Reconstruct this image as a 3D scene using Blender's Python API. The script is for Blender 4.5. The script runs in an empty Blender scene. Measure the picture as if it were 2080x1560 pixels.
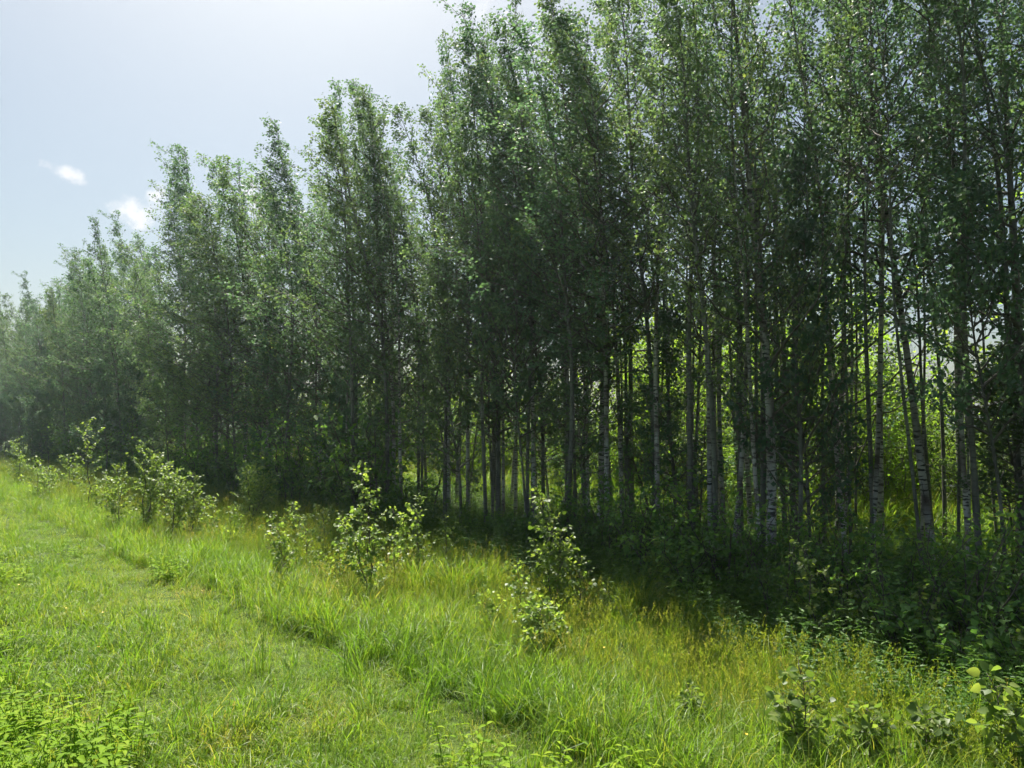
import bpy, math, random
import numpy as np
from mathutils import Matrix, Vector

# ------------------------------------------------------------------ camera, sky, sun
S = bpy.context.scene
CAM_Z = 2.62
PITCH = math.radians(3.0)
FPX = 1513.0                      # focal length for a 2080 px wide frame
cam_d = bpy.data.cameras.new('camera')
cam_d.sensor_width = 36.0
cam_d.lens = 36.0 * FPX / 2080.0
cam_d.clip_start = 0.05
cam_d.clip_end = 6000.0
cam = bpy.data.objects.new('camera', cam_d)
cam.location = (0, 0, CAM_Z)
cam.rotation_euler = (math.radians(90) + PITCH, 0, 0)
S.collection.objects.link(cam)
S.camera = cam

SUN_AZ = math.radians(-16.0)       # measured from +Y towards +X
SUN_EL = math.radians(57.0)

W = bpy.data.worlds.new('World')
S.world = W
W.use_nodes = True
wn, wl = W.node_tree.nodes, W.node_tree.links
wn.clear()
w_out = wn.new('ShaderNodeOutputWorld')
w_bg = wn.new('ShaderNodeBackground')
sky = wn.new('ShaderNodeTexSky')
sky.sky_type = 'NISHITA'
sky.sun_disc = False
sky.sun_elevation = SUN_EL
sky.sun_rotation = SUN_AZ
sky.altitude = 100
sky.air_density = 1.0
sky.dust_density = 2.9
sky.ozone_density = 0.1
w_bg.inputs['Strength'].default_value = 0.0425
# three small fair-weather clouds, as directions on the sky, edges torn by noise
tc = wn.new('ShaderNodeTexCoord')
cn = wn.new('ShaderNodeTexNoise')
cn.inputs['Scale'].default_value = 34.0
cn.inputs['Detail'].default_value = 5.0
cn.inputs['Roughness'].default_value = 0.62
wl.new(tc.outputs['Generated'], cn.inputs['Vector'])
mask = gate = None
CLOUD = 0.38
CLOUDS = [((0, 0), (132, 352), (0.026, 0.011), 20), ((0, 0), (285, 432), (0.038, 0.022), 10), ((0, 0), (315, 405), (0.016, 0.024), 0),
          ((0, 0), (980, 5), (0.012, 0.030), 20), ((0, 0), (505, 400), (0.02, 0.03), 0)]
def pix_dir(px, py):
    x = (px - 1040) / FPX; yc = (780 - py) / FPX
    v = Vector((x, math.cos(PITCH) - yc * math.sin(PITCH), math.sin(PITCH) + yc * math.cos(PITCH)))
    return v.normalized()
for _, (px, py), (ra, rb), ang in CLOUDS:
    c = pix_dir(px, py)
    right = c.cross(Vector((0, 0, 1))).normalized(); up = right.cross(c)
    a = math.radians(-ang)
    e1 = (right * math.cos(a) + up * math.sin(a)) / ra
    e2 = (-right * math.sin(a) + up * math.cos(a)) / rb
    d1 = wn.new('ShaderNodeVectorMath'); d1.operation = 'SUBTRACT'
    wl.new(tc.outputs['Generated'], d1.inputs[0]); d1.inputs[1].default_value = c
    sq = []
    for e in (e1, e2):
        dp = wn.new('ShaderNodeVectorMath'); dp.operation = 'DOT_PRODUCT'
        wl.new(d1.outputs[0], dp.inputs[0]); dp.inputs[1].default_value = e
        m = wn.new('ShaderNodeMath'); m.operation = 'MULTIPLY'
        wl.new(dp.outputs['Value'], m.inputs[0]); wl.new(dp.outputs['Value'], m.inputs[1])
        sq.append(m)
    ad = wn.new('ShaderNodeMath'); ad.operation = 'ADD'
    wl.new(sq[0].outputs[0], ad.inputs[0]); wl.new(sq[1].outputs[0], ad.inputs[1])
    ma = wn.new('ShaderNodeMath'); ma.operation = 'MULTIPLY_ADD'   # 1 - 0.9*r2
    wl.new(ad.outputs[0], ma.inputs[0]); ma.inputs[1].default_value = -0.55; ma.inputs[2].default_value = 0.42
    # add noise
    nz = wn.new('ShaderNodeMath'); nz.operation = 'MULTIPLY_ADD'
    wl.new(cn.outputs['Fac'], nz.inputs[0]); nz.inputs[1].default_value = 2.2; nz.inputs[2].default_value = -1.05
    sm = wn.new('ShaderNodeMath'); sm.operation = 'ADD'
    wl.new(ma.outputs[0], sm.inputs[0]); wl.new(nz.outputs[0], sm.inputs[1])
    mr = wn.new('ShaderNodeMapRange'); mr.interpolation_type = 'SMOOTHSTEP'
    mr.inputs['From Min'].default_value = 0.0; mr.inputs['From Max'].default_value = 0.75
    wl.new(sm.outputs[0], mr.inputs['Value'])
    gt = wn.new('ShaderNodeMath'); gt.operation = 'LESS_THAN'
    wl.new(ad.outputs[0], gt.inputs[0]); gt.inputs[1].default_value = 4.0
    ml = wn.new('ShaderNodeMath'); ml.operation = 'MULTIPLY'
    wl.new(mr.outputs[0], ml.inputs[0]); wl.new(gt.outputs[0], ml.inputs[1])
    if mask is None:
        mask, gate = ml, gt
    else:
        gx = wn.new('ShaderNodeMath'); gx.operation = 'MAXIMUM'
        wl.new(gate.outputs[0], gx.inputs[0]); wl.new(gt.outputs[0], gx.inputs[1]); gate = gx
        mx = wn.new('ShaderNodeMath'); mx.operation = 'MAXIMUM'
        wl.new(mask.outputs[0], mx.inputs[0]); wl.new(ml.outputs[0], mx.inputs[1]); mask = mx
w_cl = wn.new('ShaderNodeBackground'); w_cl.inputs['Color'].default_value = (0.97, 0.98, 1.0, 1); w_cl.inputs['Strength'].default_value = CLOUD
c_mix = wn.new('ShaderNodeMixShader'); g_mix = wn.new('ShaderNodeMixShader')
wb = wn.new('ShaderNodeMix'); wb.data_type = 'RGBA'; wb.blend_type = 'MULTIPLY'; wb.inputs['Factor'].default_value = 1   # white balance of the hazy sky
wl.new(sky.outputs['Color'], wb.inputs['A']); wb.inputs['B'].default_value = (0.95, 1.0, 0.95, 1)
wl.new(wb.outputs['Result'], w_bg.inputs['Color'])
wl.new(mask.outputs[0], c_mix.inputs['Fac']); wl.new(w_bg.outputs[0], c_mix.inputs[1]); wl.new(w_cl.outputs[0], c_mix.inputs[2])
wl.new(gate.outputs[0], g_mix.inputs['Fac']); wl.new(w_bg.outputs[0], g_mix.inputs[1]); wl.new(c_mix.outputs[0], g_mix.inputs[2])
wl.new(g_mix.outputs[0], w_out.inputs['Surface'])
W.cycles.sampling_method = 'MANUAL'; W.cycles.sample_map_resolution = 256

sun_d = bpy.data.lights.new('sun', 'SUN')
sun_d.energy = 4.4
sun_d.angle = math.radians(0.55)
sun_d.color = (1.0, 0.95, 0.86)
sun = bpy.data.objects.new('sun', sun_d)
sdir = Vector((math.sin(SUN_AZ) * math.cos(SUN_EL), math.cos(SUN_AZ) * math.cos(SUN_EL), math.sin(SUN_EL)))
sun.rotation_euler = sdir.to_track_quat('Z', 'Y').to_euler()
sun.location = (0, 0, 60)
S.collection.objects.link(sun)

S.view_settings.view_transform = 'Standard'
S.view_settings.look = 'None'
S.view_settings.exposure = 1.48
S.view_settings.gamma = 1.0
S.view_settings.use_curve_mapping = False
S.cycles.max_bounces = 9
S.cycles.diffuse_bounces = 4
S.cycles.glossy_bounces = 2
S.cycles.transmission_bounces = 7
S.cycles.volume_bounces = 0
S.cycles.sample_clamp_indirect = 4.0
S.cycles.use_adaptive_sampling = True
S.cycles.adaptive_threshold = 0.08
S.cycles.use_denoising = True

# ------------------------------------------------------------------ helpers
COL = S.collection
AZD = math.radians(42.6)                      # the belt runs 42.6 degrees left of the view
DV = np.array([-math.sin(AZD), math.cos(AZD)])
NV = np.array([math.cos(AZD), math.sin(AZD)])
def st2xy(s, t):
    return s * DV[0] + t * NV[0], s * DV[1] + t * NV[1]
def xy2st(x, y):
    return x * DV[0] + y * DV[1], x * NV[0] + y * NV[1]
def smooth(a, b, x):
    u = np.clip((x - a) / (b - a), 0, 1)
    return u * u * (3 - 2 * u)
def bumps(x, y):
    return (np.sin(x * 1.31 + 0.7 * np.sin(y * 0.9)) * np.cos(y * 1.13 + 1.1) * 0.5
            + np.sin(x * 3.1 + y * 2.3) * 0.25 + np.sin(x * 0.37 - y * 0.51 + 2.0) * 0.6)
def zg(x, y):
    s, t = xy2st(x, y)
    return (0.22 * (1 - smooth(1.0, 6.0, t)) - 0.10 * smooth(6.0, 8.5, t) * (1 - smooth(9, 12, t))
            + 0.045 * bumps(x, y) * (0.4 + 0.6 * smooth(3, 7, t)))
def tedge(s):
    return np.interp(s, [1.5, 4.0, 7.0, 9.5, 13.5, 20.0], [6.4, 7.5, 7.9, 8.4, 9.4, 9.9])
def ground_hit(px, py):
    d = pix_dir(px, py)
    z = 0.0
    for _ in range(30):
        k = (z - CAM_Z) / d.z
        z = float(zg(d.x * k, d.y * k))
    return d.x * k, d.y * k
def project(x, y, z):
    zc = y * math.cos(PITCH) + (z - CAM_Z) * math.sin(PITCH)
    yc = -y * math.sin(PITCH) + (z - CAM_Z) * math.cos(PITCH)
    return 1040 + FPX * x / zc, 780 - FPX * yc / zc

def make_mesh(name, V, F, mat=None, attr=None, smooth_shade=False):
    """V (n,3), F (m,k) constant k; attr: per-face float 'v'"""
    V = np.ascontiguousarray(V, dtype=np.float32); F = np.ascontiguousarray(F, dtype=np.int32)
    me = bpy.data.meshes.new(name)
    me.vertices.add(len(V)); me.vertices.foreach_set('co', V.ravel())
    k = F.shape[1]
    me.loops.add(F.size); me.loops.foreach_set('vertex_index', F.ravel())
    me.polygons.add(len(F))
    me.polygons.foreach_set('loop_start', np.arange(0, F.size, k, dtype=np.int32))
    me.polygons.foreach_set('loop_total', np.full(len(F), k, dtype=np.int32))
    if smooth_shade:
        me.polygons.foreach_set('use_smooth', np.ones(len(F), dtype=bool))
    if attr is not None:
        at = me.attributes.new('v', 'FLOAT', 'FACE'); at.data.foreach_set('value', np.asarray(attr, dtype=np.float32))
    me.update(calc_edges=True)
    if mat: me.materials.append(mat)
    return me
def link(name, me, parent=None):
    o = bpy.data.objects.new(name, me); COL.objects.link(o)
    if parent: o.parent = parent
    return o
def tag(o, label=None, cat=None, group=None, kind=None):
    if label: o['label'] = label
    if cat: o['category'] = cat
    if group: o['group'] = group
    if kind: o['kind'] = kind
    return o

class Geo:
    """collects triangles with a per-face value"""
    def __init__(self): self.V, self.F, self.A, self.n = [], [], [], 0
    def add(self, V, F, a):
        V = np.asarray(V, float).reshape(-1, 3); F = np.asarray(F, int).reshape(-1, 3)
        self.V.append(V); self.F.append(F + self.n); self.n += len(V)
        self.A.append(np.broadcast_to(np.asarray(a, float), (len(F),)))
    def mesh(self, name, mat, smooth_shade=False):
        return make_mesh(name, np.concatenate(self.V), np.concatenate(self.F), mat, np.concatenate(self.A), smooth_shade)

def norm(v): return v / np.maximum(np.linalg.norm(v, axis=-1, keepdims=True), 1e-9)

def tube(geo, P, R, sides=6, a=0.5):
    P = np.asarray(P, float); R = np.asarray(R, float); n = len(P)
    T = norm(np.gradient(P, axis=0))
    ref = np.tile(np.array([1.0, 0, 0]), (n, 1)); ref[np.abs(T[:, 0]) > 0.8] = (0, 1, 0)
    B = norm(np.cross(T, ref)); C = np.cross(T, B)
    ang = np.arange(sides) * 2 * np.pi / sides
    V = P[:, None] + R[:, None, None] * (np.cos(ang)[None, :, None] * B[:, None] + np.sin(ang)[None, :, None] * C[:, None])
    i = np.arange(n - 1)[:, None] * sides; j = np.arange(sides)[None]; j2 = (j + 1) % sides
    q = np.stack([i + j, i + j2, i + sides + j2, i + sides + j], -1).reshape(-1, 4)
    geo.add(V.reshape(-1, 3), np.concatenate([q[:, [0, 1, 2]], q[:, [0, 2, 3]]]), a)

def leaves(geo, rng, P, D, L, Wd, fold=0.15, droop=0.0, shape='rhomb', N=None, a=None):
    """leaf blades: base P, direction D, length L, width Wd"""
    n = len(P)
    D = norm(D)
    r = rng.normal(size=(n, 3)) if N is None else N
    side = norm(np.cross(D, r)); nrm = np.cross(side, D)
    L = np.broadcast_to(L, (n,))[:, None]; Wd = np.broadcast_to(Wd, (n,))[:, None]
    if a is None: a = rng.random(n)
    if shape == 'rhomb':
        tip = P + D * L + np.array([0, 0, -1.0]) * L * droop
        mid = P + D * L * 0.45
        lf = mid + side * Wd * 0.5 + nrm * Wd * fold; rt = mid - side * Wd * 0.5 + nrm * Wd * fold
        V = np.stack([P, rt, tip, lf], 1).reshape(-1, 3)
        b = np.arange(n)[:, None] * 4
        F = np.concatenate([b + [0, 1, 2], b + [0, 2, 3]], 1).reshape(-1, 3)
        geo.add(V, F, np.repeat(a, 2))
    elif shape == 'round':                      # broad aspen leaf: 7 outline points
        prof = [(0, 0), (0.16, 0.38), (0.48, 0.5), (0.78, 0.30)]
        cols = [P]
        for u, w in prof[1:]: cols.append(P + D * L * u + side * Wd * w + nrm * Wd * fold * w * 2 - np.array([0, 0, 1.0]) * L * droop * u * u)
        tip = P + D * L - np.array([0, 0, 1.0]) * L * droop; cols.append(tip)
        for u, w in prof[:0:-1]: cols.append(P + D * L * u - side * Wd * w + nrm * Wd * fold * w * 2 - np.array([0, 0, 1.0]) * L * droop * u * u)
        cols.append(P + D * L * 0.5 - np.array([0, 0, 1.0]) * L * droop * 0.25)
        m = len(cols)                            # 9: 0 base,1-3 left,4 tip,5-7 right,8 centre
        V = np.stack(cols, 1).reshape(-1, 3)
        b = np.arange(n)[:, None] * m
        tri = np.array([[8, i, (i + 1) % 8] for i in range(8)]).reshape(-1)
        geo.add(V, (b + tri[None]).reshape(-1, 3), np.repeat(a, 8))

def blades(geo, rng, P, H, Wd, dirs, bend, a, curl=0.0):
    """grass blades, 4 stations, 5 triangles each"""
    n = len(P); H = np.broadcast_to(H, (n,)); Wd = np.broadcast_to(Wd, (n,)); bend = np.broadcast_to(bend, (n,))
    dx, dy = np.cos(dirs), np.sin(dirs)
    ph = dirs + np.pi / 2 + rng.normal(0, 0.7, n)
    side = np.stack([np.cos(ph), np.sin(ph), np.zeros(n)], 1)
    rows = []
    for u, w in ((0, 0.8), (0.4, 1.0), (0.75, 0.75), (1.0, 0)):
        th = bend * u ** 1.5
        out = H * u * np.sin(th) * 0.9; up = H * u * np.cos(th)
        C = P + np.stack([dx * out, dy * out, up], 1)
        if w > 0:
            rows.append(C - side * (Wd * w * 0.5)[:, None]); rows.append(C + side * (Wd * w * 0.5)[:, None])
        else: rows.append(C)
    V = np.stack(rows, 1).reshape(-1, 3); b = np.arange(n)[:, None] * 7
    tri = np.array([0, 1, 3, 0, 3, 2, 2, 3, 5, 2, 5, 4, 4, 5, 6])
    geo.add(V, (b + tri[None]).reshape(-1, 3), np.repeat(a, 5))

# ------------------------------------------------------------------ materials
def nodes_of(m):
    m.use_nodes = True; nt = m.node_tree; nt.nodes.clear(); return nt.nodes, nt.links
def ramp(nd, stops):
    r = nd.new('ShaderNodeValToRGB'); e = r.color_ramp.elements
    while len(e) < len(stops): e.new(0.5)
    for el, (p, c) in zip(e, stops): el.position = p; el.color = (*c, 1)
    return r
def leaf_mat(name, stops, trans=0.38, rough=0.42, spec=0.4, tint_attr=None, obj_col=True, tr_gain=(1.85, 1.9, 0.8), amount=0.5):
    m = bpy.data.materials.new(name); nd, ln = nodes_of(m)
    out = nd.new('ShaderNodeOutputMaterial')
    at = nd.new('ShaderNodeAttribute'); at.attribute_name = 'v'
    fac = at.outputs['Fac']
    if tint_attr:                                # per-instance tint moves the ramp, the blade's own value jitters it
        ti = nd.new('ShaderNodeAttribute'); ti.attribute_type = 'INSTANCER'; ti.attribute_name = tint_attr
        mm = nd.new('ShaderNodeMath'); mm.operation = 'MULTIPLY_ADD'
        ln.new(at.outputs['Fac'], mm.inputs[0]); mm.inputs[1].default_value = amount; mm.inputs[2].default_value = -amount * 0.5
        ad = nd.new('ShaderNodeMath'); ad.operation = 'ADD'; ad.use_clamp = True
        ln.new(mm.outputs[0], ad.inputs[0]); ln.new(ti.outputs['Fac'], ad.inputs[1]); fac = ad.outputs[0]
    r = ramp(nd, stops); ln.new(fac, r.inputs['Fac']); col = r.outputs['Color']
    if obj_col:
        oi = nd.new('ShaderNodeObjectInfo'); mu = nd.new('ShaderNodeMix'); mu.data_type = 'RGBA'; mu.blend_type = 'MULTIPLY'
        mu.inputs['Factor'].default_value = 1; ln.new(col, mu.inputs['A']); ln.new(oi.outputs['Color'], mu.inputs['B']); col = mu.outputs['Result']
    p = nd.new('ShaderNodeBsdfPrincipled'); ln.new(col, p.inputs['Base Color'])
    p.inputs['Roughness'].default_value = rough; p.inputs['Specular IOR Level'].default_value = spec
    tr = nd.new('ShaderNodeBsdfTranslucent')
    tg = nd.new('ShaderNodeMix'); tg.data_type = 'RGBA'; tg.blend_type = 'MULTIPLY'; tg.inputs['Factor'].default_value = 1
    ln.new(col, tg.inputs['A']); tg.inputs['B'].default_value = (*tr_gain, 1); ln.new(tg.outputs['Result'], tr.inputs['Color'])
    mx = nd.new('ShaderNodeMixShader'); mx.inputs['Fac'].default_value = trans
    ln.new(p.outputs[0], mx.inputs[1]); ln.new(tr.outputs[0], mx.inputs[2]); ln.new(mx.outputs[0], out.inputs['Surface'])
    return m
def bark_mat(name, pale, dark, mark, amount, upper=(1, 1, 1)):
    m = bpy.data.materials.new(name); nd, ln = nodes_of(m)
    out = nd.new('ShaderNodeOutputMaterial'); p = nd.new('ShaderNodeBsdfPrincipled')
    p.inputs['Roughness'].default_value = 0.8
    tc = nd.new('ShaderNodeTexCoord'); oi = nd.new('ShaderNodeObjectInfo')
    off = nd.new('ShaderNodeVectorMath'); off.operation = 'ADD'
    ml = nd.new('ShaderNodeMath'); ml.operation = 'MULTIPLY'; ml.inputs[1].default_value = 37.0
    ln.new(oi.outputs['Random'], ml.inputs[0]); cb = nd.new('ShaderNodeCombineXYZ')
    ln.new(ml.outputs[0], cb.inputs['Z']); ln.new(tc.outputs['Object'], off.inputs[0]); ln.new(cb.outputs[0], off.inputs[1])
    mp = nd.new('ShaderNodeMapping'); mp.inputs['Scale'].default_value = (6, 6, 26); ln.new(off.outputs[0], mp.inputs['Vector'])
    n1 = nd.new('ShaderNodeTexNoise'); n1.inputs['Scale'].default_value = 1.0; n1.inputs['Detail'].default_value = 4; ln.new(mp.outputs[0], n1.inputs['Vector'])
    mp2 = nd.new('ShaderNodeMapping'); mp2.inputs['Scale'].default_value = (3, 3, 1.6); ln.new(off.outputs[0], mp2.inputs['Vector'])
    n2 = nd.new('ShaderNodeTexNoise'); n2.inputs['Scale'].default_value = 1.0; n2.inputs['Detail'].default_value = 5; ln.new(mp2.outputs[0], n2.inputs['Vector'])
    r1 = ramp(nd, [(amount - 0.05, mark), (amount + 0.06, pale)]); ln.new(n1.outputs['Fac'], r1.inputs['Fac'])
    r2 = ramp(nd, [(0.34, (0, 0, 0)), (0.62, (1, 1, 1))]); ln.new(n2.outputs['Fac'], r2.inputs['Fac'])
    mx = nd.new('ShaderNodeMix'); mx.data_type = 'RGBA'; ln.new(r2.outputs['Color'], mx.inputs['Factor'])
    mx.inputs['A'].default_value = (*dark, 1); ln.new(r1.outputs['Color'], mx.inputs['B'])
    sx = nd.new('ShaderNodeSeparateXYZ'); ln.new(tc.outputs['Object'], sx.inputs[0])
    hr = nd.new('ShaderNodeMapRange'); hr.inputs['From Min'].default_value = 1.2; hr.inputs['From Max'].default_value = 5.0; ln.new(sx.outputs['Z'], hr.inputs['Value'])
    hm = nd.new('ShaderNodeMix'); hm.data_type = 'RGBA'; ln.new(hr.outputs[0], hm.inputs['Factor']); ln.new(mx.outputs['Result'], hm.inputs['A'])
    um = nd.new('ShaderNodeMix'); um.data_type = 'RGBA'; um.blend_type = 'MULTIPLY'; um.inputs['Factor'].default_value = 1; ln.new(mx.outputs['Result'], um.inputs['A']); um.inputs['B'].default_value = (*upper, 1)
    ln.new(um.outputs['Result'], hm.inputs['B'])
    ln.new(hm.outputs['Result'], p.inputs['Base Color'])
    bp = nd.new('ShaderNodeBump'); bp.inputs['Strength'].default_value = 0.5; bp.inputs['Distance'].default_value = 0.01
    ln.new(n1.outputs['Fac'], bp.inputs['Height']); ln.new(bp.outputs[0], p.inputs['Normal'])
    ln.new(p.outputs[0], out.inputs['Surface'])
    return m
M_CROWN = leaf_mat('aspen_leaves', [(0.0, (0.062, 0.112, 0.080)), (0.55, (0.094, 0.158, 0.096)), (0.9, (0.132, 0.192, 0.092)), (1.0, (0.16, 0.21, 0.09))], trans=0.48, rough=0.52, spec=0.3, tr_gain=(1.52, 1.72, 0.95))
M_SHRUB = leaf_mat('shrub_leaves', [(0.0, (0.066, 0.140, 0.044)), (0.6, (0.105, 0.20, 0.056)), (1.0, (0.15, 0.24, 0.06))], trans=0.45, rough=0.55, spec=0.18)
M_SAP = leaf_mat('sapling_leaves', [(0.0, (0.095, 0.155, 0.040)), (0.6, (0.155, 0.225, 0.058)), (1.0, (0.23, 0.28, 0.085))], trans=0.5, rough=0.45, spec=0.3)
M_FAR = leaf_mat('willow_leaves', [(0.0, (0.085, 0.14, 0.026)), (0.6, (0.14, 0.20, 0.034)), (1.0, (0.20, 0.25, 0.05))], trans=0.62, rough=0.5, spec=0.3, tr_gain=(1.6, 2.0, 0.8))
M_GRASS = leaf_mat('grass_blades', [(0.0, (0.055, 0.120, 0.014)), (0.25, (0.095, 0.185, 0.020)), (0.5, (0.155, 0.240, 0.032)), (0.72, (0.25, 0.27, 0.050)), (0.88, (0.33, 0.27, 0.11)), (1.0, (0.34, 0.25, 0.14))], trans=0.48, rough=0.45, spec=0.28, tint_attr='tint', obj_col=False)
M_WEED = leaf_mat('weed_leaves', [(0.0, (0.08, 0.16, 0.010)), (0.5, (0.155, 0.27, 0.014)), (1.0, (0.29, 0.37, 0.030))], trans=0.36, rough=0.65, spec=0.08, tint_attr='tint', obj_col=False)
M_HERB = leaf_mat('herb_leaves', [(0.0, (0.055, 0.125, 0.028)), (0.4, (0.095, 0.19, 0.036)), (0.7, (0.125, 0.225, 0.032)), (1.0, (0.22, 0.30, 0.045))], trans=0.52, rough=0.48, spec=0.3, tint_attr='tint', obj_col=False)
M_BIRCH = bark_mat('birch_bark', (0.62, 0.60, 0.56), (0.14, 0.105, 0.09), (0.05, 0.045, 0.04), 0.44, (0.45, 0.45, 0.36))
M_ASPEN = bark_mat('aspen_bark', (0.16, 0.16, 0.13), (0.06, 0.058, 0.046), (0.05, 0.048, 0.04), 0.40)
M_TWIG = bark_mat('twig_bark', (0.11, 0.095, 0.07), (0.07, 0.06, 0.045), (0.05, 0.042, 0.035), 0.4)
m = bpy.data.materials.new('meadow_soil'); nd, ln = nodes_of(m)
out = nd.new('ShaderNodeOutputMaterial'); p = nd.new('ShaderNodeBsdfPrincipled'); p.inputs['Roughness'].default_value = 0.95
p.inputs['Specular IOR Level'].default_value = 0.1
tcg = nd.new('ShaderNodeTexCoord')
ng = nd.new('ShaderNodeTexNoise'); ng.inputs['Scale'].default_value = 0.8; ng.inputs['Detail'].default_value = 9; ng.inputs['Roughness'].default_value = 0.65
ln.new(tcg.outputs['Object'], ng.inputs['Vector'])
rg = ramp(nd, [(0.3, (0.045, 0.066, 0.016)), (0.5, (0.075, 0.115, 0.024)), (0.68, (0.105, 0.145, 0.032)), (0.85, (0.14, 0.130, 0.055))])
ln.new(ng.outputs['Fac'], rg.inputs['Fac']); ln.new(rg.outputs['Color'], p.inputs['Base Color'])
ng2 = nd.new('ShaderNodeTexNoise'); ng2.inputs['Scale'].default_value = 30; ng2.inputs['Detail'].default_value = 4; ln.new(tcg.outputs['Object'], ng2.inputs['Vector'])
bg = nd.new('ShaderNodeBump'); bg.inputs['Distance'].default_value = 0.05; ln.new(ng2.outputs['Fac'], bg.inputs['Height']); ln.new(bg.outputs[0], p.inputs['Normal'])
ln.new(p.outputs[0], out.inputs['Surface']); M_SOIL = m

# ------------------------------------------------------------------ ground
k = np.linspace(0, 1, 90)
ax = np.concatenate([-(600 ** k[::-1])[:-1] * 1.0 + 1 - 0.0, [0.0], (600 ** k)[1:] - 1])
ax = np.unique(np.concatenate([ax, np.linspace(-20, 20, 81)]))
GX, GY = np.meshgrid(ax, ax, indexing='ij')
near = np.exp(-((GX / 120) ** 2 + (GY / 120) ** 2))
GZ = zg(GX, GY) * near
n = len(ax)
I = (np.arange(n - 1)[:, None] * n + np.arange(n - 1)[None]).ravel()
g = link('ground', make_mesh('ground', np.stack([GX, GY, GZ], -1).reshape(-1, 3), np.stack([I, I + n, I + n + 1, I + 1], 1), M_SOIL, None, True))
tag(g, 'rough grassy ground sloping gently from the verge to the tree belt', 'ground', kind='structure')

# ------------------------------------------------------------------ trees
GIRTH = [0.45, 0.65, 0.85, 1.05, 1.3]
def tree_variant(seed, H=12.5, base=2.6, width=1.35, nbr=74, per=15, r0=0.075, wind=0.5, leaf=0.066, low=0.0):
    rng = np.random.default_rng(seed)
    z = np.linspace(0, H, 18)
    ph = rng.random(4) * 6.28
    u = z / H; shp, shp2 = rng.random(2)
    def axis(zz):
        uu = zz / H
        x = 0.22 * np.sin(uu * 5 + ph[0]) * uu + 0.07 * np.sin(uu * 11 + ph[1]) * uu - wind * uu ** 2.6
        y = 0.22 * np.sin(uu * 4.3 + ph[2]) * uu + 0.05 * np.sin(uu * 12 + ph[3]) * uu
        return np.stack([x, y, zz], -1)
    R = r0 * (0.06 + 0.94 * (1 - u) ** 0.85); R[0] *= 1.25
    bg, lg = Geo(), Geo()
    # a few bare dead twigs below the crown
    for _ in range(9):
        zb = rng.uniform(1.0, base + 1.5); az = rng.random() * 6.28; ll = rng.uniform(0.25, 0.9)
        p0 = axis(np.array(zb)); d = np.array([math.cos(az), math.sin(az), rng.uniform(-0.1, 0.7)])
        tube(bg, [p0, p0 + d * ll * 0.5, p0 + d * ll + [0, 0, rng.uniform(-0.1, 0.1)]], [0.009, 0.006, 0.002], 3)
    PB, DB = [], []
    for i in range(nbr):
        uu = ((i + rng.random()) / nbr) ** 0.92
        zb = base + (H * 0.985 - base) * uu
        az = i * 2.39996 + rng.normal(0, 0.5)
        prof = min(1.0, 0.55 + (1.2 + 2.0 * shp) * uu) * (1 - uu) ** (0.75 + 0.4 * shp2) + 0.10 + 0.10 * math.sin(uu * 17 + ph[0] * 3)
        L = width * prof * rng.choice([0.45, 0.75, 0.9, 1.05, 1.35]) * rng.uniform(0.85, 1.15)
        el = math.radians(rng.uniform(8, 40) + 30 * uu)
        p0 = axis(np.array(zb))
        q = np.linspace(0, 1, 6)
        rise = q * math.sin(el) + 0.22 * q * q
        hor = q * math.cos(el)
        pts = p0 + np.stack([np.cos(az) * hor * L - wind * 0.35 * q ** 2 * L * (0.3 + uu), np.sin(az) * hor * L, rise * L], -1)
        pts[1:] += rng.normal(0, 0.03 * L, (5, 3))
        tube(bg, pts, np.linspace(0.010 + 0.010 * (1 - uu), 0.003, 6) * (0.6 + 0.4 * L), 4)
        nt = int(4.5 + 5 * L)
        for _ in range(nt):
            qq = rng.uniform(0.22, 1.0); k = min(4, int(qq * 5)); f = qq * 5 - k
            a0 = pts[k] * (1 - f) + pts[k + 1] * f
            dd = norm(norm(pts[k + 1] - pts[k]) * 0.7 + rng.normal(0, 0.55, 3) + np.array([-0.12 * wind, 0, 0.15]))
            tl = rng.uniform(0.16, 0.42) * (0.75 + 0.25 * L)
            a1 = a0 + dd * tl
            tube(bg, [a0, a1], [0.004, 0.0015], 3)
            m = max(4, int(per * rng.uniform(0.55, 1.3)))
            w = (0.1 + 0.98 * rng.beta(2.0, 1.1, m))[:, None]
            PB.append(a0 + (a1 - a0) * w + rng.normal(0, 0.045, (m, 3)))
            DB.append(np.tile(dd, (m, 1)))
        m = per
        PB.append(pts[-1] + rng.normal(0, 0.07, (m, 3)) * [1, 1, 1.4]); DB.append(np.tile(norm(pts[-1] - pts[-2]), (m, 1)))
    P = np.concatenate(PB); D = np.concatenate(DB)
    nl = len(P)
    D = D * 0.5 + rng.normal(0, 0.6, (nl, 3)) + np.array([-0.35 * wind, 0, -0.55])
    L = leaf * rng.uniform(0.7, 1.25, nl)
    clump = 0.5 + 0.5 * np.sin(P[:, 2] * 2.1 + P[:, 0] * 2.7 + seed) * np.cos(P[:, 1] * 2.4 + P[:, 2] * 0.9)
    a = np.clip(0.55 * rng.random(nl) + 0.45 * clump, 0, 1)
    leaves(lg, rng, P, D, L, L * rng.uniform(0.75, 0.95, nl), fold=0.12, a=a)
    tb, ta = [], []
    for gf in GIRTH:
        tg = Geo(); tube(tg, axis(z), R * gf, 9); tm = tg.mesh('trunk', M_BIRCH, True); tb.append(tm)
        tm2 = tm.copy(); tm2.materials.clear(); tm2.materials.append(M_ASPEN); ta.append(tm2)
    return dict(H=H, birch=tb, aspen=ta, branches=bg.mesh('branches', M_TWIG), crown=lg.mesh('crown', M_CROWN), nl=nl)

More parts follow.
